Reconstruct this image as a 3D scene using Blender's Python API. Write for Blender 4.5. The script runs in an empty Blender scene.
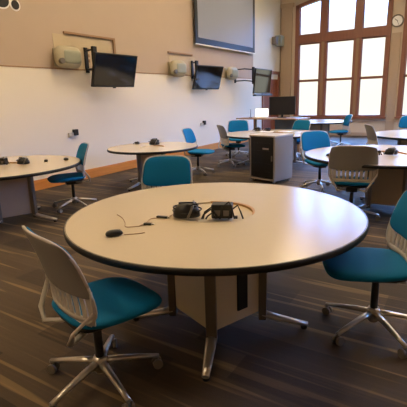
import bpy, bmesh, math, random
from mathutils import Vector, Matrix
PI = math.pi
random.seed(4)
SC = bpy.context.scene
COL = SC.collection

# ------------------------------------------------------------------ materials
def lin(c):
    return tuple(((v/255)/12.92 if v/255 <= 0.04045 else ((v/255+0.055)/1.055)**2.4) for v in c)
def mat(name, rgb, rough=0.5, metal=0.0, spec=0.5, noise=0.0, nscale=20, bump=0.0, coat=0.0):
    m = bpy.data.materials.new(name); m.use_nodes = True
    nt = m.node_tree; b = nt.nodes['Principled BSDF']
    c = lin(rgb)
    b.inputs['Base Color'].default_value = (*c, 1)
    b.inputs['Roughness'].default_value = rough
    b.inputs['Metallic'].default_value = metal
    b.inputs['Specular IOR Level'].default_value = spec
    b.inputs['Coat Weight'].default_value = coat
    tc = nt.nodes.new('ShaderNodeTexCoord'); nz = nt.nodes.new('ShaderNodeTexNoise')
    nz.inputs['Scale'].default_value = nscale; nz.inputs['Detail'].default_value = 4
    nt.links.new(tc.outputs['Object'], nz.inputs['Vector'])
    if noise:
        mx = nt.nodes.new('ShaderNodeMix'); mx.data_type = 'RGBA'
        mx.inputs[6].default_value = (*[v*(1-noise) for v in c], 1)
        mx.inputs[7].default_value = (*[min(1, v*(1+noise)) for v in c], 1)
        nt.links.new(nz.outputs['Fac'], mx.inputs[0]); nt.links.new(mx.outputs[2], b.inputs['Base Color'])
    if bump:
        bp = nt.nodes.new('ShaderNodeBump'); bp.inputs['Strength'].default_value = bump
        bp.inputs['Distance'].default_value = 0.003
        nt.links.new(nz.outputs['Fac'], bp.inputs['Height']); nt.links.new(bp.outputs['Normal'], b.inputs['Normal'])
    return m
def emis(name, rgb, s):
    m = bpy.data.materials.new(name); m.use_nodes = True
    b = m.node_tree.nodes['Principled BSDF']
    b.inputs['Base Color'].default_value = (*lin(rgb), 1)
    b.inputs['Emission Color'].default_value = (*lin(rgb), 1); b.inputs['Emission Strength'].default_value = s
    return m

M = {}
M['wall'] = mat('wall_paint', (188,170,152), 0.75, noise=.03, nscale=3)
M['wallfar'] = mat('far_wall_paint', (204,188,164), 0.75, noise=.03, nscale=3)
M['pil'] = mat('pilaster_paint', (178,156,132), 0.7, noise=.03)
M['pale'] = mat('lit_wall_tone', (216,212,198), 0.7, noise=.02, nscale=3)  # paler wall colour that paints in light by the far corner
M['ceil'] = mat('ceiling_paint', (225,215,198), 0.9, noise=.02)
M['wb'] = mat('whiteboard_enamel', (238,230,214), 0.3, noise=.015, nscale=1.2, spec=.45)
M['board'] = mat('cream_board', (196,180,150), 0.6, noise=.03)
M['trim'] = mat('tan_trim', (150,118,86), 0.5, noise=.1)
M['cream'] = mat('cream_plastic', (172,164,138), 0.5, noise=.04, nscale=8)
M['greenish'] = mat('grey_green_plastic', (150,154,134), 0.4, noise=.05)
M['lam'] = mat('cream_laminate', (214,200,170), 0.22, noise=.02, nscale=60, spec=.65)
M['edge'] = mat('black_rubber_edge', (10,9,11), 0.5, noise=.1)
M['core'] = mat('wood_core', (178,134,82), 0.5, noise=.15, nscale=40)
M['pan'] = mat('pedestal_panel', (214,204,180), 0.5, noise=.03, nscale=10)
M['pangrey'] = mat('pedestal_panel_grey', (168,152,132), 0.5, noise=.05, nscale=10)
M['post'] = mat('grey_post_metal', (120,114,106), 0.4, metal=.6, noise=.04)
M['alu'] = mat('polished_aluminium', (200,196,188), 0.28, metal=.85, noise=.03)
M['black'] = mat('black_plastic', (14,14,15), 0.4, noise=.1)
M['screen'] = mat('screen_glass', (7,8,11), 0.09, noise=.1, spec=.6)
M['screen_dull'] = mat('dark_screen', (26,26,30), 0.35, noise=.1, spec=.4)
M['teal'] = mat('teal_fabric', (0,112,162), 0.8, noise=.12, nscale=180, bump=.5, spec=.25)
M['shell'] = mat('grey_mesh_back', (140,138,136), 0.6, noise=.08, nscale=150, bump=.3)
M['frame'] = mat('light_grey_plastic', (200,194,184), 0.4, noise=.03)
M['wheel'] = mat('caster_grey', (120,114,104), 0.45, noise=.08)
M['silver'] = mat('screen_fabric', (150,156,172), 0.6, noise=.01)
M['white'] = mat('white_plastic', (238,238,236), 0.5, noise=.01)
M['rackgrey'] = mat('rack_side_grey', (150,140,130), 0.5, noise=.05)
M['door_wood'] = mat('reddish_door_wood', (128,66,38), 0.45, noise=.25, nscale=14)
M['text'] = mat('black_vinyl', (10,10,10), 0.5, noise=.05)
M['bluegrey'] = mat('blue_grey_laminate', (104,120,138), 0.5, noise=.05)

def wood(name, c1, c2, rough=.4, axis='Z', sc=6):
    m = mat(name, c1, rough); nt = m.node_tree; b = nt.nodes['Principled BSDF']
    tc = nt.nodes.new('ShaderNodeTexCoord'); mp = nt.nodes.new('ShaderNodeMapping')
    s = [sc*5]*3; s['XYZ'.index(axis)] = sc*.3
    mp.inputs['Scale'].default_value = s
    nz = nt.nodes.new('ShaderNodeTexNoise'); nz.inputs['Scale'].default_value = 1; nz.inputs['Detail'].default_value = 5
    mx = nt.nodes.new('ShaderNodeMix'); mx.data_type = 'RGBA'
    mx.inputs[6].default_value = (*lin(c1), 1); mx.inputs[7].default_value = (*lin(c2), 1)
    nt.links.new(tc.outputs['Object'], mp.inputs['Vector']); nt.links.new(mp.outputs['Vector'], nz.inputs['Vector'])
    nt.links.new(nz.outputs['Fac'], mx.inputs[0]); nt.links.new(mx.outputs[2], b.inputs['Base Color'])
    return m
M['winwood'] = wood('window_wood', (118,74,58), (150,98,76), .4)
M['basewood'] = wood('baseboard_wood', (190,118,52), (226,160,84), .35, 'Y')
M['deskwood'] = wood('desk_wood', (150,118,88), (182,150,116), .4, 'X')

def carpet():
    m = bpy.data.materials.new('plank_carpet'); m.use_nodes = True
    nt = m.node_tree; b = nt.nodes['Principled BSDF']
    b.inputs['Roughness'].default_value = .7; b.inputs['Specular IOR Level'].default_value = .3
    tc = nt.nodes.new('ShaderNodeTexCoord')
    br = nt.nodes.new('ShaderNodeTexBrick')
    br.inputs['Scale'].default_value = 1; br.inputs['Mortar Size'].default_value = 0
    br.inputs['Brick Width'].default_value = 1.0; br.inputs['Row Height'].default_value = .25
    br.inputs['Color1'].default_value = (0,0,0,1); br.inputs['Color2'].default_value = (1,1,1,1)
    br.offset = .37; br.inputs['Bias'].default_value = -.1
    nt.links.new(tc.outputs['Object'], br.inputs['Vector'])
    mp = nt.nodes.new('ShaderNodeMapping'); mp.inputs['Scale'].default_value = (.8, 40, 1)
    nz = nt.nodes.new('ShaderNodeTexNoise'); nz.inputs['Scale'].default_value = 1; nz.inputs['Detail'].default_value = 3
    nt.links.new(tc.outputs['Object'], mp.inputs['Vector']); nt.links.new(mp.outputs['Vector'], nz.inputs['Vector'])
    mp2 = nt.nodes.new('ShaderNodeMapping'); mp2.inputs['Scale'].default_value = (.6, 17, 1)
    nz2 = nt.nodes.new('ShaderNodeTexNoise'); nz2.inputs['Scale'].default_value = 1; nz2.inputs['Detail'].default_value = 1
    nt.links.new(tc.outputs['Object'], mp2.inputs['Vector']); nt.links.new(mp2.outputs['Vector'], nz2.inputs['Vector'])
    def ramp(src, stops):
        r = nt.nodes.new('ShaderNodeValToRGB'); e = r.color_ramp.elements
        e[0].position, e[0].color = stops[0][0], (*lin(stops[0][1]), 1)
        e[1].position, e[1].color = stops[-1][0], (*lin(stops[-1][1]), 1)
        for p, c in stops[1:-1]:
            x = e.new(p); x.color = (*lin(c), 1)
        nt.links.new(src, r.inputs[0]); return r
    base = ramp(br.outputs['Color'], [(0, (88,76,60)), (1, (138,120,94))])
    line = ramp(nz.outputs['Fac'], [(.3, (110,108,104)), (.6, (136,130,122)), (.7, (170,160,144))])
    wide = ramp(nz2.outputs['Fac'], [(.6, (122,118,112)), (.66, (255,246,214))])
    m1 = nt.nodes.new('ShaderNodeMix'); m1.data_type = 'RGBA'; m1.blend_type = 'OVERLAY'; m1.inputs[0].default_value = .55
    nt.links.new(base.outputs[0], m1.inputs[6]); nt.links.new(line.outputs[0], m1.inputs[7])
    m2 = nt.nodes.new('ShaderNodeMix'); m2.data_type = 'RGBA'; m2.blend_type = 'OVERLAY'; m2.inputs[0].default_value = .6
    nt.links.new(m1.outputs[2], m2.inputs[6]); nt.links.new(wide.outputs[0], m2.inputs[7])
    nt.links.new(m2.outputs[2], b.inputs['Base Color'])
    n3 = nt.nodes.new('ShaderNodeTexNoise'); n3.inputs['Scale'].default_value = 220
    nt.links.new(tc.outputs['Object'], n3.inputs['Vector'])
    bp = nt.nodes.new('ShaderNodeBump'); bp.inputs['Strength'].default_value = .6; bp.inputs['Distance'].default_value = .004
    nt.links.new(n3.outputs['Fac'], bp.inputs['Height']); nt.links.new(bp.outputs['Normal'], b.inputs['Normal'])
    return m
M['carpet'] = carpet()
g = bpy.data.materials.new('window_glass'); g.use_nodes = True
nt = g.node_tree; nt.nodes.remove(nt.nodes['Principled BSDF'])
tr = nt.nodes.new('ShaderNodeBsdfTransparent'); tr.inputs[0].default_value = (.96,.98,.99,1)
gl = nt.nodes.new('ShaderNodeBsdfGlossy'); gl.inputs['Roughness'].default_value = .02
mx = nt.nodes.new('ShaderNodeMixShader'); fr = nt.nodes.new('ShaderNodeFresnel'); fr.inputs[0].default_value = 1.2
nt.links.new(fr.outputs[0], mx.inputs[0]); nt.links.new(tr.outputs[0], mx.inputs[1]); nt.links.new(gl.outputs[0], mx.inputs[2])
nt.links.new(mx.outputs[0], nt.nodes['Material Output'].inputs[0])
M['glass'] = g
M['lit'] = emis('bright_shape_glow', (255,255,255), 1.0)  # added glow for the bright shape on the desk
M['lamp'] = emis('lamp_diffuser', (255,226,184), 12)

# ------------------------------------------------------------------ geometry helpers
class MB:
    def __init__(s): s.v = []; s.f = []; s.sm = []
    def add(s, vs, fs, smooth=False):
        o = len(s.v); s.v += [Vector(p) for p in vs]
        for f in fs: s.f.append([i+o for i in f]); s.sm.append(smooth)
        return s
    def box(s, x0, x1, y0, y1, z0, z1, R=None, T=None):
        vs = [Vector((x, y, z)) for x in (x0, x1) for y in (y0, y1) for z in (z0, z1)]
        if R is not None: vs = [R @ p for p in vs]
        if T is not None: vs = [p+Vector(T) for p in vs]
        return s.add(vs, [(0,1,3,2), (4,6,7,5), (0,4,5,1), (2,3,7,6), (0,2,6,4), (1,5,7,3)])
    def prism(s, pts, z0, z1, smooth=False):
        n = len(pts)
        s.add([(x, y, z0) for x, y in pts]+[(x, y, z1) for x, y in pts], [tuple(range(n-1, -1, -1)), tuple(range(n, 2*n))])
        o = len(s.v)-2*n
        for i in range(n):
            j = (i+1) % n; s.f.append([o+i, o+j, o+n+j, o+n+i]); s.sm.append(smooth)
        return s
    def sweep(s, pts, rad, n=10, ell=1.0, up=(0,0,1), sq=False):
        """tube along pts; rad one number or one per point; ell flattens the second axis"""
        pts = [Vector(p) for p in pts]; N = len(pts)
        if not hasattr(rad, '__len__'): rad = [rad]*N
        vs = []; up = Vector(up)
        for i, p in enumerate(pts):
            t = (pts[min(i+1, N-1)]-pts[max(i-1, 0)]).normalized()
            a = t.cross(up)
            if a.length < 1e-3: a = t.cross(Vector((1,0,0)))
            a.normalize(); b = a.cross(t).normalized()
            for k in range(n):
                th = 2*PI*k/n+(PI/n if sq else 0)
                vs.append(p+a*math.cos(th)*rad[i]+b*math.sin(th)*rad[i]*ell)
        fs = []
        for i in range(N-1):
            for k in range(n):
                q = (k+1) % n; fs.append((i*n+k, i*n+q, (i+1)*n+q, (i+1)*n+k))
        s.add(vs, fs, not sq)
        o = len(s.v)-len(vs)
        s.f.append([o+k for k in range(n-1, -1, -1)]); s.sm.append(False)
        s.f.append([o+(N-1)*n+k for k in range(n)]); s.sm.append(False)
        return s
    def cyl(s, p0, p1, r0, r1=None, n=16):
        return s.sweep([p0, p1], [r0, r0 if r1 is None else r1], n)
    def lathe(s, prof, c=(0,0,0), n=48, smooth=False):
        vs = []
        for r, z in prof:
            for k in range(n): vs.append((c[0]+r*math.cos(2*PI*k/n), c[1]+r*math.sin(2*PI*k/n), c[2]+z))
        fs = []
        for i in range(len(prof)-1):
            for k in range(n):
                q = (k+1) % n; fs.append((i*n+k, i*n+q, (i+1)*n+q, (i+1)*n+k))
        return s.add(vs, fs, smooth)
    def pillow(s, fn, tf, tb, N=16, ex=5, p=6):
        """rounded slab: fn(x,y) in [-1,1]^2 -> (point, normal); squircle outline, domed faces"""
        F = {}; B = {}; vs = []
        for i in range(N+1):
            for j in range(N+1):
                a = -math.cos(PI*i/N); b = -math.cos(PI*j/N)
                m = max(abs(a), abs(b), 1e-6)
                k = m/((abs(a)**ex+abs(b)**ex)**(1/ex)) if m > 1e-5 else 1
                P, nn = fn(a*k, b*k); P = Vector(P); nn = Vector(nn).normalized()
                e = math.sqrt(max(0, 1-m**p))
                F[i, j] = len(vs); vs.append(P+nn*tf*e)
                if m > .99999: B[i, j] = F[i, j]
                else: B[i, j] = len(vs); vs.append(P-nn*tb*e)
        fs = []
        for i in range(N):
            for j in range(N):
                fs.append((F[i,j], F[i+1,j], F[i+1,j+1], F[i,j+1]))
                fs.append((B[i,j], B[i,j+1], B[i+1,j+1], B[i+1,j]))
        return s.add(vs, fs, True)
    def build(s, name, m, parent=None, bevel=0, loc=None, rotz=0):
        me = bpy.data.meshes.new(name); me.from_pydata(s.v, [], s.f); me.update()
        bm = bmesh.new(); bm.from_mesh(me)
        for f, q in zip(bm.faces, s.sm): f.smooth = q
        bmesh.ops.recalc_face_normals(bm, faces=bm.faces)
        if bevel:
            ed = [e for e in bm.edges if len(e.link_faces) == 2 and e.calc_face_angle(0) > .6]
            bmesh.ops.bevel(bm, geom=ed, offset=bevel, segments=2, affect='EDGES', profile=.5)
        bm.to_mesh(me); bm.free()
        me.materials.append(m)
        o = bpy.data.objects.new(name, me); COL.objects.link(o)
        if parent: o.parent = parent
        if loc is not None: o.location = loc
        o.rotation_euler.z = rotz
        return o
def tag(o, label=None, cat=None, group=None, kind=None):
    for k, v in (('label', label), ('category', cat), ('group', group), ('kind', kind)):
        if v: o[k] = v
    return o
def thing(name, label, cat, loc=(0,0,0), rz=0, group=None):
    o = bpy.data.objects.new(name, None); COL.objects.link(o)
    o.empty_display_size = .1
    o.location = loc; o.rotation_euler.z = rz
    return tag(o, label, cat, group)
def struct(name, mb, m, parent=None, bevel=0):
    o = mb.build(name, m, parent, bevel)
    if not parent: o['kind'] = 'structure'
    return o
def copy_tree(o, parent=None):
    c = o.copy(); COL.objects.link(c)
    if parent: c.parent = parent
    for ch in [x for x in kids.get(o.name, [])]: copy_tree(ch, c)
    return c
kids = {}
def index_kids():
    kids.clear()
    for o in bpy.data.objects:
        if o.parent: kids.setdefault(o.parent.name, []).append(o)

# ------------------------------------------------------------------ room shell
XL, XR, YN, YF, ZC = -6.6, 4.6, -3.2, 16.44, 5.7
struct('floor', MB().box(XL-.1, XR+.1, YN-.1, YF+.3, -.12, 0), M['carpet'])
struct('ceiling', MB().box(XL-.1, XR+.1, YN-.1, YF+.3, ZC, ZC+.12), M['ceil'])
wr = MB().box(XR, XR+.2, YN, YF, 0, .9).box(XR, XR+.2, YN, YF, 4.6, ZC); prev = YN
ADDED_WIN = ((6.8, 9.6), (10.8, 13.6))  # unseen openings added to bring cool daylight from the right
for a, b in ADDED_WIN: wr.box(XR, XR+.2, prev, a, .9, 4.6); prev = b
wr.box(XR, XR+.2, prev, YF, .9, 4.6)
struct('wall_right', wr, M['wall'])
for i, (a, b) in enumerate(ADDED_WIN):
    m = MB(); x0, x1 = XR-.03, XR+.14
    for y in (a, a+.84, b-.94, b-.1): m.box(x0, x1, y, y+.1, .9, 4.6)
    for z in (.9, 2.1, 3.4, 4.5): m.box(x0, x1, a, b, z, z+.1)
    wf = struct('window_%d' % (i+3), m, M['winwood'])  # out-of-view window, added for its daylight
    MB().box(XR+.06, XR+.065, a, b, .9, 4.6).build('window_pane', M['glass'], wf)
struct('wall_front', MB().box(XL-.1, XR+.1, YN-.12, YN, 0, ZC), M['wall'])
# left wall with the opening of the far door
w = MB().box(XL-.12, XL, YN, 14.75, 0, ZC).box(XL-.12, XL, 16.15, YF, 0, ZC).box(XL-.12, XL, 14.75, 16.15, 2.4, ZC)
struct('wall_left', w, M['wall'])
# window wall: openings as stacked boxes; window 1 and window 2
W1 = (-5.97, -2.55); W2 = (-2.13, 1.29); SILL = .70; ARC = 5.13
def arch_top(x, c): return ARC-.085*(x-c)**2
def wall_back():
    mb = MB(); y0, y1 = YF, YF+.3
    for a, b in ((XL-.1, W1[0]), (W1[1], W2[0]), (W2[1], XR+.1)): mb.box(a, b, y0, y1, 0, ZC)
    for a, b in (W1, W2):
        mb.box(a, b, y0, y1, 0, SILL)
        c = (a+b)/2; n = 20
        for i in range(n):
            xa, xb = a+(b-a)*i/n, a+(b-a)*(i+1)/n
            za, zb = arch_top(xa, c), arch_top(xb, c)
            mb.add([(xa,y0,za),(xb,y0,zb),(xb,y1,zb),(xa,y1,za),(xa,y0,ZC),(xb,y0,ZC),(xb,y1,ZC),(xa,y1,ZC)],
                   [(0,3,2,1),(4,5,6,7),(0,1,5,4),(1,2,6,5),(2,3,7,6),(3,0,4,7)])
    return mb
struct('wall_back', wall_back(), M['wallfar'])
struct('trim_1', MB().box(-6.56, -6.12, YF-.10, YF, 0, 4.85).box(-6.6, -6.06, YF-.14, YF, 4.85, 5.0), M['pil'], bevel=.01)
struct('trim_2', MB().box(-2.5, -2.2, YF-.02, YF, 0, 3.55), M['pil'], bevel=.004)
# chair-rail wainscot under the windows
struct('trim_3', MB().box(-6.1, 4.5, YF-.04, YF, .5, .56).box(-6.1, 4.5, YF-.02, YF, .0, .12), M['pil'])
struct('baseboard_left', MB().box(XL, XL+.03, YN, 14.6, 0, .17).box(XL, XL+.02, YN, 14.6, .17, .19), M['basewood'])
struct('lit_wall_panel', MB().box(XL, XL+.012, 13.85, YF-.14, 2.2, ZC).box(XL, XL+.012, 14.5, 14.6, 0, 2.2), M['pale'])  # upper panel's pale colour stands in for light on the left wall
struct('baseboard_back', MB().box(XL+.03, XR, YF-.06, YF-.04, 0, .1), M['pil'])

def window(a, b, name):
    c = (a+b)/2; yw = YF+.06
    root = MB()
    # casing on both sides, sill, big transom, arched head
    root.box(a-.02, a+.13, YF-.05, YF+.14, SILL, arch_top(a, c)+.0)
    root.box(b-.13, b+.02, YF-.05, YF+.14, SILL, arch_top(b, c)+.0)
    root.box(a-.06, b+.06, YF-.12, YF+.14, SILL-.06, SILL)
    root.box(a, b, YF-.02, YF+.14, SILL, SILL+.07)
    root.box(a, b, YF-.06, YF+.14, 3.5, 3.78)
    n = 20
    for i in range(n):
        xa, xb = a+(b-a)*i/n, a+(b-a)*(i+1)/n; za, zb = arch_top(xa, c), arch_top(xb, c); d = .12
        root.add([(xa,YF-.05,za-d),(xb,YF-.05,zb-d),(xb,YF+.14,zb-d),(xa,YF+.14,za-d),(xa,YF-.05,za),(xb,YF-.05,zb),(xb,YF+.14,zb),(xa,YF+.14,za)],
                 [(0,3,2,1),(4,5,6,7),(0,1,5,4),(1,2,6,5),(2,3,7,6),(3,0,4,7)])
    w_ = struct(name, root, M['winwood'])
    m1, m2 = a+1.08, b-1.08
    for m in (m1, m2):
        MB().box(m-.13, m+.13, YF-.04, YF+.12, SILL+.07, 3.5).box(m-.13, m+.13, YF-.04, YF+.12, 3.78, arch_top(m, c)-.12).build('window_mullion', M['winwood'], w_)
        MB().box(m-.05, m+.05, YF-.052, YF-.04, SILL+.07, 3.5).build('mullion_face', M['trim'], w_)
    bays = ((a+.13, m1-.13), (m1+.13, m2-.13), (m2+.13, b-.13))
    for p, q in bays:
        f = MB()
        f.box(p, q, YF+.02, YF+.1, 2.06, 2.15)
        for x in (p, q-.03): f.box(x, x+.03, YF+.02, YF+.1, SILL+.07, 3.5).box(x, x+.03, YF+.02, YF+.1, 3.78, arch_top(x, c)-.12)
        f.box(p, q, YF+.02, YF+.1, 3.45, 3.5).box(p, q, YF+.02, YF+.1, 3.78, 3.83)
        fo = f.build('window_sash', M['winwood'], w_)
        MB().box(p, q, YF+.055, YF+.06, SILL+.07, 3.5).box(p, q, YF+.055, YF+.06, 3.78, 4.95).build('window_pane', M['glass'], fo)
window(*W1, 'window_1'); window(*W2, 'window_2')

# door at the far end of the left wall
d = struct('door_1', MB().box(XL-.06, XL-.01, 14.75, 16.15, 0, 2.4), M['door_wood'])
MB().box(XL-.02, XL+.05, 14.62, 14.77, 0, 2.5).box(XL-.02, XL+.05, 16.13, 16.24, 0, 2.5).box(XL-.02, XL+.05, 14.62, 16.24, 2.38, 2.5).build('door_frame', M['winwood'], d)
for y0 in (14.9, 15.55):
    MB().box(XL-.015, XL, y0, y0+.48, .25, 1.0).box(XL-.015, XL, y0, y0+.48, 1.15, 2.2).build('door_panel', M['door_wood'], d, bevel=.004)
MB().cyl((XL-.01, 15.42, 1.0), (XL+.05, 15.42, 1.0), .02).cyl((XL+.05, 15.42, 1.0), (XL+.05, 15.52, 1.0), .012).build('door_handle', M['alu'], d)

# whiteboard wall
wb = MB().box(XL+.001, XL+.012, YN+.1, 14.5, .19, 2.17).build('whiteboard', M['wb'])
tag(wb, 'long cream whiteboard covering the lower left wall above the wooden baseboard', 'whiteboard')
MB().box(XL, XL+.02, YN+.1, 14.5, 2.17, 2.19).build('top_strip', M['trim'], wb)

# ------------------------------------------------------------------ wall equipment
def board(y0, y1, z0, z1, lab):
    b = MB().box(XL, XL+.006, y0, y1, z0, z1).build('mounting_board', M['board']); tag(b, lab, 'board', None)
    return b
def raceway(y0, y1, z, zd, lab):
    r = MB().box(XL+.002, XL+.04, y0, y1, z-.02, z+.02).box(XL+.007, XL+.04, y1-.06, y1, zd, z).build('cable_raceway', M['trim'], bevel=.004)
    tag(r, lab, 'cable duct')
board(5.35, 6.85, 2.195, 2.8, 'cream board behind the large nearest green-grey wall unit')
raceway(5.6, 6.95, 2.84, 2.45, 'thin tan cable duct above the nearest television')
board(8.9, 10.1, 2.195, 2.66, 'cream board behind the middle wall unit')
raceway(8.85, 9.95, 2.72, 2.69, 'thin tan cable duct above the middle wall unit')

def wall_unit(y, z, w, h, lab):
    t = thing('wall_projector', lab, 'projector', (XL, y, z))
    MB().box(.006, .03, -w*.35, w*.35, -h*.4, h*.4).build('wall_plate', M['cream'], t, .004)
    MB().box(.03, .12, -.06, .06, -.08, .08).build('mount_neck', M['frame'], t, .01)
    def fn(a, b):
        return ((.17, a*w/2, b*h/2), (1, 0, 0))
    MB().pillow(fn, .09, .09, 12, 3.4, 4).build('housing', M['cream'], t)
    MB().pillow(lambda a, b: ((.25, a*w*.34+.04, b*h*.30), (1,0,0)), .02, .02, 10, 6).build('front_cover', M['greenish'], t)
    l = MB().cyl((.20, -w*.36, -h*.2), (.28, -w*.36, -h*.2), .055, .05).build('lens', M['post'], t)
wall_unit(5.52, 2.38, .60, .40, 'green-grey wall projector left of the nearest television')
wall_unit(9.05, 2.32, .62, .42, 'green-grey wall projector left of the middle television')
wall_unit(12.0, 2.3, .6, .4, 'small green-grey wall projector left of the farthest television')

def tv(x, y, z, w, h, yaw, tilt, lab, arm_y, m='screen'):
    """screen centre x,y,z; faces +X; tilt leans the top into the room"""
    t = thing('television', lab, 'television', (x, y, z))
    R = Matrix.Rotation(yaw, 3, 'Z') @ Matrix.Rotation(tilt, 3, 'Y')
    MB().box(-.05, 0, -w/2, w/2, -h/2, h/2, R).build('casing', M['black'], t, .006)
    MB().box(0, .003, -w/2+.025, w/2-.025, -h/2+.035, h/2-.025, R).build('display', M[m], t)
    MB().box(-.004, .008, -.04, .04, -h/2-.02, -h/2+.01, R).build('sensor_bar', M['black'], t, .003)
    # articulated mount
    mt = MB().box(XL-x+.006, XL-x+.04, arm_y-.04, arm_y+.04, -.02, .46).build('wall_mount', M['black'], t, .004)
    for zz in (.04, .40):
        MB().sweep([(XL-x+.03, arm_y, zz), ((XL-x)*.5, arm_y-.06, zz), (-.09, -w*.40, zz-.04)], .018, 8).build('mount_arm', M['black'], mt)
    MB().box(-.13, -.07, -w*.40-.04, -w*.40+.06, -.08, .44).build('mount_bracket', M['black'], mt, .004)
    MB().box(-.09, -.05, -w*.36, w*.2, -.2, .22, R).build('back_plate', M['black'], t, .004)
    return t
tv(-6.106, 6.423, 2.147, 1.157, .648, -.042, .265, 'large black television nearest, on an arm over the left whiteboard', -.32)
tv(-6.259, 10.28, 2.112, 1.166, .653, -.131, .297, 'black television on the wall below the projection screen', -.35)
tv(-5.797, 12.966, 2.035, 1.394, .78, .037, .104, 'farthest television with pale reflections near the corner of the room', -.5)

tt = [o for o in bpy.data.objects if o.name.startswith('television')][-1]
MB().box(-.05, .06, -.72, .62, -.46, -.40).build('lower_bar', M['black'], tt, .01)

# projection screen, its lower part in view
t = thing('projection_screen', 'large silver grey projection screen with black border high on left wall', 'projection screen', (XL, 11.87, 3.06))
MB().box(.10, .115, -1.86, 1.90, -.03, 2.2).build('black_border', M['black'], t)
MB().box(.115, .119, -1.72, 1.74, .13, 2.12).build('screen_surface', M['silver'], t)
MB().box(.002, .18, -1.9, 1.9, 2.2, 2.4).build('housing', M['white'], t, .01)
MB().box(.095, .118, -1.87, 1.93, -.06, -.03).build('bottom_bar', M['white'], t)

# small fittings
def outlet(y, z, lab):
    t = thing('marker_holder', lab, 'marker holder', (XL+.012, y, z))
    MB().box(0, .05, -.09, .09, -.05, .03).build('tray', M['frame'], t, .006)
    MB().box(.01, .08, .02, .12, -.03, .09).build('eraser', M['black'], t, .008)
outlet(5.53, .95, 'small grey and black marker holder on whiteboard behind left teal chair')
outlet(10.35, .83, 'small dark marker holder on whiteboard below the middle television')
for k, zz in enumerate((2.36, 2.46, 2.57)):
    o = MB().box(XL+.006, XL+.02, 6.12, 6.20, zz-.03, zz+.03).build('control_button_plate', M['trim'], None, .003)
    tag(o, ['bottom', 'middle', 'top'][k]+' one of three tiny tan control plates beside the nearest television', 'control plate', 'control plates')
t = thing('wall_speaker', 'small grey-green box with dark side fitting high by the corner', 'speaker', (XL, 16.0, 3.62))
MB().box(.01, .25, -.22, .2, -.18, .2).build('cabinet', M['greenish'], t, .02)
MB().box(.01, .2, -.52, -.3, -.16, .12).build('side_box', M['post'], t, .02)
MB().box(0, .05, -.45, .1, -.05, .02).build('bracket', M['black'], t)
t = thing('wall_clock', 'round white wall clock with grey rim right of the tall window', 'clock', (-2.36, YF, 3.93))
def ring(mb, c, r0, r1, y0, y1, n=40):
    vs = []
    for r, y in ((r0, y0), (r1, y0), (r1, y1), (r0, y1)):
        vs += [(c[0]+r*math.cos(2*PI*k/n), y, c[2]+r*math.sin(2*PI*k/n)) for k in range(n)]
    fs = [(a*n+k, a*n+(k+1) % n, ((a+1) % 4)*n+(k+1) % n, ((a+1) % 4)*n+k) for a in range(4) for k in range(n)]
    mb.add(vs, fs, True); return mb
ring(MB(), (0,0,0), .165, .205, -.05, 0).build('rim', M['post'], t)
MB().cyl((0,-.03,0), (0,0,0), .166, n=40).build('dial', M['white'], t)
MB().box(-.008, .008, -.036, -.031, -.02, .11, Matrix.Rotation(math.radians(-50), 3, 'Y')).build('hour_hand', M['black'], t)
MB().box(-.005, .005, -.042, -.037, -.02, .14, Matrix.Rotation(math.radians(160), 3, 'Y')).build('minute_hand', M['black'], t)

# cut-off black lettering with white outline near the top left
def lettering():
    def txt(off, ex, x):
        c = bpy.data.curves.new('letters', 'FONT'); c.body = 's!'; c.size = .7; c.offset = off; c.extrude = ex; c.space_character = 1.05
        o = bpy.data.objects.new('letters', c); COL.objects.link(o)
        bpy.context.view_layer.update()
        me = bpy.data.meshes.new_from_object(o.evaluated_get(bpy.context.evaluated_depsgraph_get()))
        bpy.data.objects.remove(o); bpy.data.curves.remove(c)
        R = Matrix(((0,0,1), (1,0,0), (0,1,0)))
        for v in me.vertices: v.co = R @ v.co+Vector((x, 0, 0))
        return me
    a = bpy.data.objects.new('wall_lettering', txt(.03, .004, .004)); COL.objects.link(a)
    a.location = (XL+.004, 4.28, 3.13); a.data.materials.clear(); a.data.materials.append(M['text'])
    b = bpy.data.objects.new('white_outline', txt(.055, .002, .0)); COL.objects.link(b)
    b.parent = a; b.data.materials.clear(); b.data.materials.append(M['white'])
    b['label'] = 'white outline'
    tag(a, 'bold black letters with white outline on tan wall, top left corner', 'lettering')
lettering()

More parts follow.
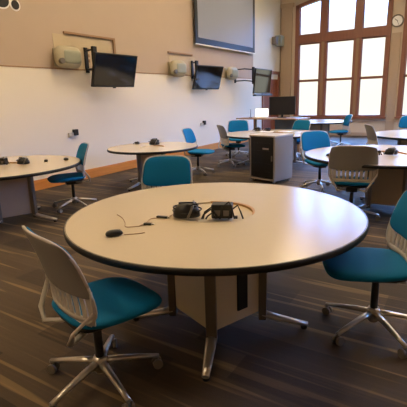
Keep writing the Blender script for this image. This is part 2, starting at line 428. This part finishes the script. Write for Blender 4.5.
# ------------------------------------------------------------------ tables
def pedestal(root, cx, cy, ang, pan, s=.235, front_slot=True):
    """square pedestal whose corners carry posts and splayed feet; ang = direction of the first corner"""
    p = bpy.data.objects.new('pedestal', None); COL.objects.link(p); p.parent = root
    p.location = (cx, cy, 0); p.rotation_euler.z = ang-PI/4
    c = s
    MB().box(-c+.02, c-.02, -c+.02, c-.02, .12, .695).build('cabinet', pan, p)
    # framed face panels
    for k in range(4):
        R = Matrix.Rotation(k*PI/2, 3, 'Z')
        m = MB(); y = -c+.012
        m.add([R @ Vector(v) for v in ((-c+.03, y, .14), (c-.03, y, .14), (c-.03, y, .695), (-c+.03, y, .695),
               (-c+.03, y+.02, .14), (c-.03, y+.02, .14), (c-.03, y+.02, .695), (-c+.03, y+.02, .695))],
              [(0,1,2,3), (7,6,5,4), (0,4,5,1), (3,2,6,7), (0,3,7,4), (1,5,6,2)])
        po = m.build('face_panel', pan, p)
        if front_slot and k == 2:
            MB().box(-.01, .075, y-.012, y+.002, .2, .69, R).build('cable_slot', M['black'], po, .003)
            MB().box(.02, .035, y-.018, y-.01, .6, .66, R).build('slot_latch', M['frame'], po, .002)
    for k in range(4):
        a = PI/4+k*PI/2; dr = Vector((math.cos(a), math.sin(a), 0)); R = Matrix.Rotation(a, 3, 'Z')
        q = c*math.sqrt(2)-.01
        MB().box(q-.035, q+.02, -.034, .034, .06, .70, R).build('post', M['post'], p, .008)
        ft = MB().sweep([dr*(q-.01)+Vector((0,0,.10)), dr*(q+.08)+Vector((0,0,.075)), dr*(q+.2)+Vector((0,0,.05)), dr*(q+.30)+Vector((0,0,.032))],
                        [.036,.034,.028,.022], 12, .62).build('foot', M['alu'], p)
        MB().cyl(dr*(q+.275)+Vector((0,0,0)), dr*(q+.275)+Vector((0,0,.022)), .022).build('glide', M['black'], ft)
def table(x, y, r, peds, label, pan='pangrey', name='round_table', rz=0):
    t = thing(name, label, 'table', (x, y, 0), rz, 'round tables on pedestals')
    ri = .30 if r > .9 else .22
    top = MB(); n = 96
    top.lathe([(ri, .728), (r-.006, .728)], n=n)
    top.lathe([(ri, .728), (ri, .712)], n=n)
    top.lathe([(r-.006, .70), (.0001, .70)], n=n)
    top.build('tabletop', M['lam'], t)
    MB().lathe([(r-.012, .7285), (r, .727), (r+.004, .712), (r, .690), (r-.02, .687)], n=n, smooth=True).build('edge_band', M['edge'], t)
    MB().lathe([(ri, .7285), (ri-.004, .7285), (ri-.004, .714), (.0001, .714)], n=n).build('centre_insert', M['lam'], t)
    # exposed wood edge along the far arc of the centre well
    w_ = MB(); seg = 28; a0, a1 = math.radians(5), math.radians(128); vs = []; fs = []
    for k in range(seg+1):
        a = a0+(a1-a0)*k/seg; ww = .022*math.sin(PI*k/seg)**.5
        for rr, z in ((ri-ww, .7145), (ri-ww, .731), (ri+.004, .731), (ri+.004, .7145)):
            vs.append((rr*math.cos(a), rr*math.sin(a), z))
    for k in range(seg):
        for q in range(4): fs.append((k*4+q, k*4+(q+1) % 4, k*4+4+(q+1) % 4, k*4+4+q))
    w_.add(vs, fs).build('wood_rim', M['core'], t)
    MB().box(-r*.62, r*.62, -.035, .035, .67, .70).box(-.035, .035, -r*.62, r*.62, .67, .70).build('support_frame', M['black'], t)
    for (px, py, a, sl) in peds: pedestal(t, px, py, a, M[pan], front_slot=sl)
    return t
A = math.radians
table(-1.53, 2.54, 1.08, [(.19, -.31, A(-66), True)],
      'large round cream table in the foreground with black edge', 'pan')
table(-5.47, 3.3, 1.08, [(.35, -.13, A(23), False)], 'round table cut off at left edge beside teal chair')
table(-4.8, 5.85, .82, [(-.1, .05, A(-95), False)], 'round table by the whiteboard baseboard, left of the middle')
table(-3.78, 8.9, 1.08, [(-.25, .1, A(-50), False), (.3, -.1, A(-50), False)], 'round table directly behind the black equipment rack')
table(-.92, 6.16, 1.08, [(.14, -.29, A(-45), False)], 'round table on right behind the grey-backed chair')
table(-.6, 9.4, 1.08, [(-.2, -.3, A(-60), False)], 'round table at far right with a dark grey chair at its left')
table(-4.0, 13.3, 1.0, [(0, 0, A(-60), False)], 'farthest round table, below the tall wooden window')

# ------------------------------------------------------------------ chairs
def back_pt(x, v):
    """backrest surface, x in metres, v 0 (bottom) .. 1 (top)"""
    z = .50+.455*v
    y = -.170-.02*v-.085*v*v+.75*x*x*(1-.25*v)
    nn = Vector((-1.8*x, 1, .25+.1*v)).normalized()
    return Vector((x, y, z)), nn
def make_chair():
    t = thing('office_chair', 'x', 'chair', (0,0,0), 0, 'teal swivel chairs')
    # seat cushion
    def seat(a, b):
        w_ = .262-.02*max(0, -b)
        z = .480-.018*max(0, b)**2+.012*max(0,-b)**2
        return ((a*w_*(1.0 if b > 0 else 1), .075+b*.265, z), (0, 0, 1))
    MB().pillow(seat, .028, .036, 18, 3.6, 7).build('seat', M['teal'], t)
    MB().pillow(lambda a, b: ((a*.20, .03+b*.2, .444), (0,0,1)), .02, .022, 12, 4, 6).build('seat_pan', M['black'], t)
    # backrest: teal front pad, grey rear shell, light frame with slotted lower section
    W = .27
    def pad(a, b):
        v = .635+b*.345; return back_pt(a*W*(1-.06*b), v)
    def padf(a, b):
        P, n_ = pad(a, b); return P+n_*.012, n_
    def padb(a, b):
        v = .665+b*.325; P, n_ = back_pt(a*(W+.004)*(1-.06*b), v); return P-n_*.004, n_
    MB().pillow(padf, .014, .006, 16, 5, 7).build('back_pad', M['teal'], t)
    def padlow(a, b):
        v = .24+b*.16; P, n_ = back_pt(a*(W-.03), v); return P+n_*.012, n_
    MB().pillow(padb, .004, .008, 18, 9, 8).build('back_shell', M['shell'], t)
    fr = MB(); pts = []
    n = 56
    for k in range(n+1):
        th = 2*PI*k/n; ca, sa = math.cos(th), math.sin(th)
        kk = 1/((abs(ca)**4.5+abs(sa)**4.5)**(1/4.5))
        P, n_ = back_pt(ca*kk*(W+.008)*(1-.03*sa*kk), .5+sa*kk*.5); pts.append(P)
    fr.sweep(pts, .0075, 8, 1, up=(0,1,0))
    # slotted plate: slats across the lower third
    K = 9; zz = [i/8*.36+.02 for i in range(9)]
    for k in range(K+2):
        xc = (k-(K+1)/2)*.052; hw = .0160
        if k in (0, K+1): xc *= .965; hw = .017
        vs = []; fs = []
        for v in zz:
            sx = 1-.05*(1-v/.38)**2
            for s_ in (-1, 1):
                P, n_ = back_pt((xc+s_*hw)*sx, v); vs.append(P+n_*.004)
            for s_ in (1, -1):
                P, n_ = back_pt((xc+s_*hw)*sx, v); vs.append(P-n_*.004)
        for i in range(len(zz)-1):
            for q in range(4): fs.append((i*4+q, i*4+(q+1) % 4, i*4+4+(q+1) % 4, i*4+4+q))
        fr.add(vs, fs, False)
    for (v0, v1) in ((.0, .09), (.35, .40)):
        vs = []; fs = []; m = 14
        for i in range(m+1):
            x = (-1+2*i/m)*(W-.012)*(.9 if v0 == 0 else 1)
            for v, s_ in ((v0, 1), (v1, 1), (v1, -1), (v0, -1)):
                P, n_ = back_pt(x, v); vs.append(P+n_*.0045*s_)
        for i in range(m):
            for q in range(4): fs.append((i*4+q, i*4+(q+1) % 4, i*4+4+(q+1) % 4, i*4+4+q))
        fr.add(vs, fs, True)
    fr.build('back_frame', M['frame'], t)
    for s_ in (-1, 1):
        P, _ = back_pt(s_*(W+.012), .45)
        MB().sweep([P, back_pt(s_*(W+.008), .2)[0]+Vector((0,-.01,0)), (s_*.20, -.215, .48), (s_*.165, -.22, .41), (s_*.11, -.14, .40), (s_*.04, -.02, .40)],
                   [.010,.013,.016,.018,.018,.018], 10, .6).build('back_bracket', M['frame'], t)
    # mechanism, column and base
    MB().box(-.07, .07, -.13, .1, .37, .425).build('tilt_mechanism', M['black'], t, .012)
    MB().cyl((0,0,.13), (0,0,.38), .024).build('gas_column', M['black'], t)
    hub = MB().lathe([(.001,.07),(.034,.07),(.042,.085),(.042,.145),(.034,.165),(.001,.165)], n=24, smooth=True).build('hub', M['alu'], t)
    for k in range(5):
        a = A(90+72*k+18); d = Vector((math.cos(a), math.sin(a), 0))
        MB().sweep([d*.02+Vector((0,0,.130)), d*.12+Vector((0,0,.118)), d*.24+Vector((0,0,.096)), d*.335+Vector((0,0,.076))],
                   [.026,.022,.018,.015], 10, .75).build('leg', M['alu'], t)
        e = d*.325; sd = Vector((-d.y, d.x, 0))
        cs = MB()
        for s_ in (-1, 1): cs.cyl(e+sd*.008*s_+Vector((0,0,.029)), e+sd*.026*s_+Vector((0,0,.029)), .029, n=18)
        cs.cyl(e+Vector((0,0,.03)), e+Vector((0,0,.08)), .010, n=10)
        co = cs.build('caster', M['wheel'], t)
    return t
chair0 = make_chair(); index_kids()
used = [False]
def chair(x, y, az, label, spin=0):
    if not used[0]: c = chair0; used[0] = True
    else: c = copy_tree(chair0)
    c.location = (x, y, 0); c.rotation_euler.z = A(az-90); c['label'] = label
    if spin:
        for ch in kids_of(c):
            if ch.name.split('.')[0] in ('leg', 'caster'): ch.rotation_euler.z = A(spin)
    return c
def kids_of(c): return [o for o in bpy.data.objects if o.parent == c]
chair(-1.61, 1.38, 74, 'teal swivel chair seen from behind, large in the left foreground', 32)
chair(-.39, 2.68, 203, 'teal swivel chair cut off by the right edge, at the foreground table', 21)
chair(-2.63, 3.33, -69, 'chair behind the foreground table, only its teal backrest top showing')
chair(-4.92, 4.05, 240, 'teal chair in side view at the left cut-off table', 20)
chair(-4.72, 7.22, 12, 'teal chair turned sideways between whiteboard table and grey chair', 10)
chair(-4.60, 8.42, 48, 'dark grey-backed chair at left end of the table behind the rack')
chair(-5.15, 9.9, -62, 'teal chair on the far side of the table behind the rack')
chair(-1.13, 5.26, 100, 'grey-backed chair with slotted back in front of the right table')
chair(-2.0, 6.8, -42, 'teal chair facing the camera at left tip of the right table')
chair(-3.55, 9.95, -112, 'teal chair just right of the black rack, by the far table')
chair(-1.42, 8.8, 28, 'dark grey-backed chair left of the far right table')
chair(-3.12, 12.6, 212, 'teal chair in side view under the tall window')
chair(-1.25, 11.8, -100, 'teal chair at far right edge under the second window')
chair(-4.25, 11.5, -100, 'teal chair behind the standing desk with the monitor')

# ------------------------------------------------------------------ equipment rack
t = thing('equipment_rack', 'waist-high black-fronted rack on casters with grey sides, beyond foreground table', 'rack', (-3.02, 7.12, 0), A(-17))
rw, rd, rh = .60, .52, .85
MB().box(-rw/2, -rw/2+.03, -rd/2, rd/2, .06, rh).build('side_panel', M['rackgrey'], t, .004)
MB().box(rw/2-.03, rw/2, -rd/2, rd/2, .06, rh).build('side_panel', M['rackgrey'], t, .004)
MB().box(-rw/2-.01, rw/2+.01, -rd/2-.01, rd/2+.01, rh, rh+.025).build('top_panel', M['frame'], t, .004)
MB().box(-rw/2+.03, rw/2-.03, -rd/2+.05, rd/2, .06, rh).build('rack_frame', M['black'], t)
dr = MB().box(-rw/2+.035, rw/2-.035, -rd/2, -rd/2+.012, .10, rh-.01).build('glass_door', M['black'], t, .002)
MB().box(rw/2-.07, rw/2-.05, -rd/2-.02, -rd/2, .42, .52).build('door_handle', M['post'], dr, .003)
MB().box(-rw/2, rw/2, -rd/2, rd/2, .055, .085).build('base_plate', M['rackgrey'], t, .004)
for z_ in (.18, .33, .56, .70):
    MB().box(-.2, .2, -rd/2-.003, -rd/2+.002, z_, z_+.035).build('rack_unit', M['screen_dull'], t)
MB().box(.02, .16, -rd/2-.004, -rd/2+.001, .62, .65).build('status_panel', M['rackgrey'], t)
for sx in (-1, 1):
    for sy in (-1, 1):
        MB().cyl((sx*.25-.015, sy*.21, .028), (sx*.25+.015, sy*.21, .028), .028).box(sx*.25-.02, sx*.25+.02, sy*.21-.015, sy*.21+.015, .03, .06).build('caster', M['wheel'], t)

# ------------------------------------------------------------------ standing desk with monitor
t = thing('standing_desk', 'narrow wooden standing desk with dark monitor near the far corner', 'desk', (-4.62, 11.0, 0), A(-12))
MB().box(-1.1, 1.0, -.3, .3, .93, .965).build('desktop', M['deskwood'], t, .006)
for x in (-.62, .85):
    MB().box(x-.035, x+.035, -.04, .04, .05, .93).box(x-.04, x+.04, -.28, .28, .0, .05).build('leg', M['trim'], t, .006)
MB().box(-.0, .84, .1, .13, .5, .93).build('modesty_panel', M['bluegrey'], t, .004)
t = thing('computer_monitor', 'black desktop monitor standing on the wooden standing desk', 'monitor', (-4.34, 10.98, .967), A(12))
MB().box(-.36, .36, -.02, .02, .08, .57).build('casing', M['black'], t, .006)
MB().box(-.34, .34, -.024, -.02, .105, .55).build('display', M['screen_dull'], t)
MB().box(-.03, .03, .01, .05, .0, .3).build('neck', M['black'], t, .004)
MB().pillow(lambda a, b: ((a*.14, b*.1, .008), (0,0,1)), .008, .008, 8, 4).build('base', M['black'], t)
o = thing('bright_shape', 'small bright white shape on the standing desk, glowing front added', 'bright_shape', (-5.0, 11.08, .966), A(8))  # bright object of unknown kind, its front panel given an added glow
MB().box(-.2, .2, -.22, .02, 0, .018).build('lower_slab', M['frame'], o, .004)
MB().box(-.2, .2, .02, .032, .01, .26).build('upright_slab', M['frame'], o, .003)
MB().box(-.19, .19, .015, .02, .025, .25).build('display', M['lit'], o)
o = thing('microphone_stand', 'thin dark stand at the left end of the standing desk', 'stand', (-5.36, 11.1, .966))
MB().cyl((0,0,0), (0,0,.012), .05).build('base', M['black'], o)
MB().cyl((0,0,.01), (0,0,.24), .009).build('stem', M['black'], o)

# ------------------------------------------------------------------ things on the tables
TZ = .7288
def mouse(x, y, rz, lab, sc=1):
    t = thing('computer_mouse', lab, 'mouse', (x, y, TZ), rz)
    def fn(a, b):
        return ((a*.031*sc*(1-.12*b), b*.055*sc, .012), (0,0,1))
    MB().pillow(fn, .026*sc, .0115, 14, 2.6, 3).build('body', M['black'], t)
    MB().box(-.004*sc, .004*sc, .02*sc, .04*sc, .022, .0345*sc+.002).build('scroll_wheel', M['post'], t, .001)
    return t
mouse(-1.805, 1.765, A(-38), 'black computer mouse near left edge of the foreground table')
def cable(pts, r, lab, m='black', loc=(0,0,0), name='cable', cat='cable'):
    # smooth the path
    P = [Vector(p) for p in pts]; out = []
    for i in range(len(P)-1):
        p0 = P[max(i-1, 0)]; p1 = P[i]; p2 = P[i+1]; p3 = P[min(i+2, len(P)-1)]
        for k in range(6):
            u = k/6
            out.append(.5*((2*p1)+(-p0+p2)*u+(2*p0-5*p1+4*p2-p3)*u*u+(-p0+3*p1-3*p2+p3)*u**3))
    out.append(P[-1])
    o = MB().sweep(out, r, 6).build(name, M[m]); tag(o, lab, cat); return o
def fz(x, y, z=TZ+.003): return (x, y, z)
cable([fz(-1.755,1.80), fz(-1.72,1.83), fz(-1.68,1.87), fz(-1.665,1.895)], .0025, 'short thin grey cable leaving the computer mouse', 'trim')
cable([fz(-2.13,2.13), fz(-2.03,2.08), fz(-1.93,2.00), fz(-1.86,1.93), fz(-1.80,1.97), fz(-1.76,2.02)], .0022, 'thin grey cable bent in a V beside the mouse', 'trim')
cable([fz(-1.79,1.99), fz(-1.80,2.08), fz(-1.83,2.16), fz(-1.78,2.20)], .0025, 'thin grey cable joining the two small black plugs', 'trim')
cable([fz(-1.735,2.225), fz(-1.75,2.29), fz(-1.745,2.33), fz(-1.70,2.33)], .003, 'thin grey cable running from far plug to black cable bundle', 'trim')
def plug(x, y, rz, lab, L):
    t = thing('cable_plug', lab, 'plug', (x, y, TZ), rz)
    MB().box(-L/2, L/2, -.012, .012, 0, .014).build('body', M['black'], t, .003)
    MB().box(L/2, L/2+.018, -.008, .008, .003, .011).build('tip', M['alu'], t)
plug(-1.76, 2.04, A(18), 'small black plug nearer the mouse on foreground table', .055)
plug(-1.775, 2.22, A(-22+33), 'slightly longer black plug nearer the cable bundle on foreground table', .085)

def bundle(x, y, rz, s, lab, group=None, name='cable_bundle'):
    t = thing(name, lab, 'cables', (x, y, TZ if name == 'cable_bundle' else TZ), rz, group)
    def fn(a, b):
        return ((a*.10*s, b*.07*s, .0115), (.0, -.0, 1))
    MB().pillow(fn, .095*s, .011, 14, 2.2, 2.4).build('bag', M['black'], t)
    rnd = random.Random(int(x*1000) & 255)
    lp = MB()
    for q in range(5):
        pts = []
        rr = (.075-.010*q)*s; zc = (.05+.013*q)*s; ph = rnd.random()*6
        for k in range(25):
            a = 2*PI*k/24
            pts.append((rr*1.35*math.cos(a)+.01*math.sin(2*a+ph)*s, rr*.85*math.sin(a), zc+.012*s*math.sin(a+ph)))
        lp.sweep(pts, .006*s, 6)
    lp.build('cable_loops', M['black'], t)
    MB().sweep([(.02*s, -.08*s, .012), (.05*s, -.04*s, .08*s), (.05*s, .02*s, .11*s), (.05*s, .07*s, .05*s)], .009*s, 8).build('strap', M['post'], t)
bundle(-1.63, 2.32, A(25), 1.0, 'rounded black cable bundle, left one in the middle of foreground table')
def connector(x, y, rz, s, lab):
    t = thing('connection_box', lab, 'connection box', (x, y, TZ), rz)
    MB().box(-.075*s, .075*s, -.05*s, .05*s, 0, .10*s).build('housing', M['black'], t, .008*s)
    MB().box(-.055*s, -.01*s, -.053*s, -.05*s, .02*s, .06*s).box(.01*s, .05*s, -.053*s, -.05*s, .02*s, .06*s).build('socket', M['post'], t)
    lp = MB()
    for q, (x0, z0) in enumerate(((-.13, .03), (-.12, .05), (-.10, .02), (.0, .085), (.06, .06))):
        pts = [(x0*s-.01*s, -.075*s, .006), (x0*s, -.055*s, z0*s), (x0*s+.05*s, -.02*s, z0*s+.03*s), (x0*s+.07*s, -.065*s, z0*s), (x0*s+.09*s, -.075*s, .008)]
        lp.sweep(pts, .006*s, 6)
    lp.build('cable_tail', M['black'], t)
    MB().box(.085*s, .11*s, -.055*s, -.03*s, 0, .02*s).build('plug', M['black'], t, .003)
    return t
connector(-1.40, 2.435, A(25), 1.0, 'black connection box with tangled cables inside the centre ring')
# equipment on the other tables
bundle(-5.27, 3.52, A(40), .85, 'black cable bundle on the left cut-off table, beside black box')
connector(-5.56, 3.38, A(30), .9, 'black connection box at left edge on the cut-off table')
mouse(-5.14, 3.80, A(60), 'black mouse on left cut-off table between cable bundle and chair', .8)
mouse(-4.97, 4.02, A(60), 'black mouse at the chair end of left cut-off table', 1.1)
bundle(-4.98, 6.12, A(30), 1.0, 'black cable bundle on the table by the whiteboard')
connector(-5.38, 6.08, A(20), .5, 'tiny dark box left of the bundle on the whiteboard table')
bundle(-.82, 6.06, A(20), .85, 'black cable bundle on the right table')
connector(-.99, 5.98, A(25), .6, 'small dark box left of the cable bundle on right table')
mouse(-1.52, 5.66, A(-70), 'black mouse at left tip of the right table', 1.2)
bundle(-.55, 9.1, A(0), .8, 'dark cable bundle on the far right table')
connector(-4.40, 9.5, A(0), .8, 'small black box on the table behind the rack, left one')
connector(-4.12, 9.5, A(0), .7, 'small black box on the table behind the rack, right one')
for k, (x, y, r_) in enumerate(((-4.0, 9.15, 10), (-3.6, 9.35, -15), (-3.15, 9.2, 35))):
    o = MB().box(-.15, .15, -.10, .10, 0, .01).build('paper_stack', M['white'], None, 0, (x, y, TZ), A(r_))
    tag(o, ['left', 'middle', 'right'][k]+' one of three white paper stacks on the table behind the rack', 'paper', 'paper stacks')

# ------------------------------------------------------------------ ceiling lamps, out of frame, added for warm light
def clamp(x, y):
    t = thing('added_ceiling_light', 'rectangular warm ceiling light panel added out of view above the room', 'ceiling light', (x, y, ZC), 0, 'ceiling light panels')
    MB().box(-.62, .62, -.62, .62, -.05, 0).build('frame', M['white'], t)
    MB().box(-.58, .58, -.58, .58, -.06, -.05).build('diffuser', M['lamp'], t)
for x in (-4.4, -1.2, 2.0):
    for y in (5.2, 8.6, 12.6): clamp(x, y)
clamp(-4.4, .8)
clamp(-3.2, -1.9)

# ------------------------------------------------------------------ sky
w = bpy.data.worlds.new('sky'); SC.world = w; w.use_nodes = True
nt = w.node_tree; bg = nt.nodes['Background']
tc = nt.nodes.new('ShaderNodeTexCoord'); sp = nt.nodes.new('ShaderNodeSeparateXYZ'); rp = nt.nodes.new('ShaderNodeValToRGB')
nt.links.new(tc.outputs['Generated'], sp.inputs[0]); nt.links.new(sp.outputs['Z'], rp.inputs[0])
e = rp.color_ramp.elements
e[0].position = 0.0; e[0].color = (.040, .038, .0305, 1)
e[1].position = .30; e[1].color = (.17, .37, .86, 1)
x = e.new(.115); x.color = (.042, .0405, .034, 1)
x = e.new(.15); x.color = (.042, .050, .062, 1)
x = e.new(.19); x.color = (.10, .15, .26, 1)
x = e.new(.235); x.color = (.08, .23, .72, 1)
nt.links.new(rp.outputs[0], bg.inputs[0]); bg.inputs[1].default_value = 22.0

# ------------------------------------------------------------------ camera
cam = bpy.data.cameras.new('camera'); co = bpy.data.objects.new('camera', cam); COL.objects.link(co)
f = 409.0
c1 = Vector((470-203.5, 90-203.5, f)).normalized(); c2 = Vector((-460-203.5, 120-203.5, f)).normalized()
c2 = (c2-c1*c1.dot(c2)).normalized()
X_, Y_ = -c2, c1; Z_ = X_.cross(Y_)
Rm = Matrix((X_, Y_, Z_))            # world = Rm @ cam (x right, y down, z forward)
r_, d_, f_ = Rm.col[0], Rm.col[1], Rm.col[2]
co.matrix_world = Matrix(((r_[0], -d_[0], -f_[0], 0), (r_[1], -d_[1], -f_[1], 0), (r_[2], -d_[2], -f_[2], 1.55), (0,0,0,1)))
cam.sensor_width = 36; cam.lens = f/407*36; cam.clip_start = .05; cam.clip_end = 200
SC.camera = co
vs = SC.view_settings; vs.view_transform = 'Standard'; vs.look = 'None'; vs.exposure = 0.56; vs.gamma = 1
vs.use_curve_mapping = False
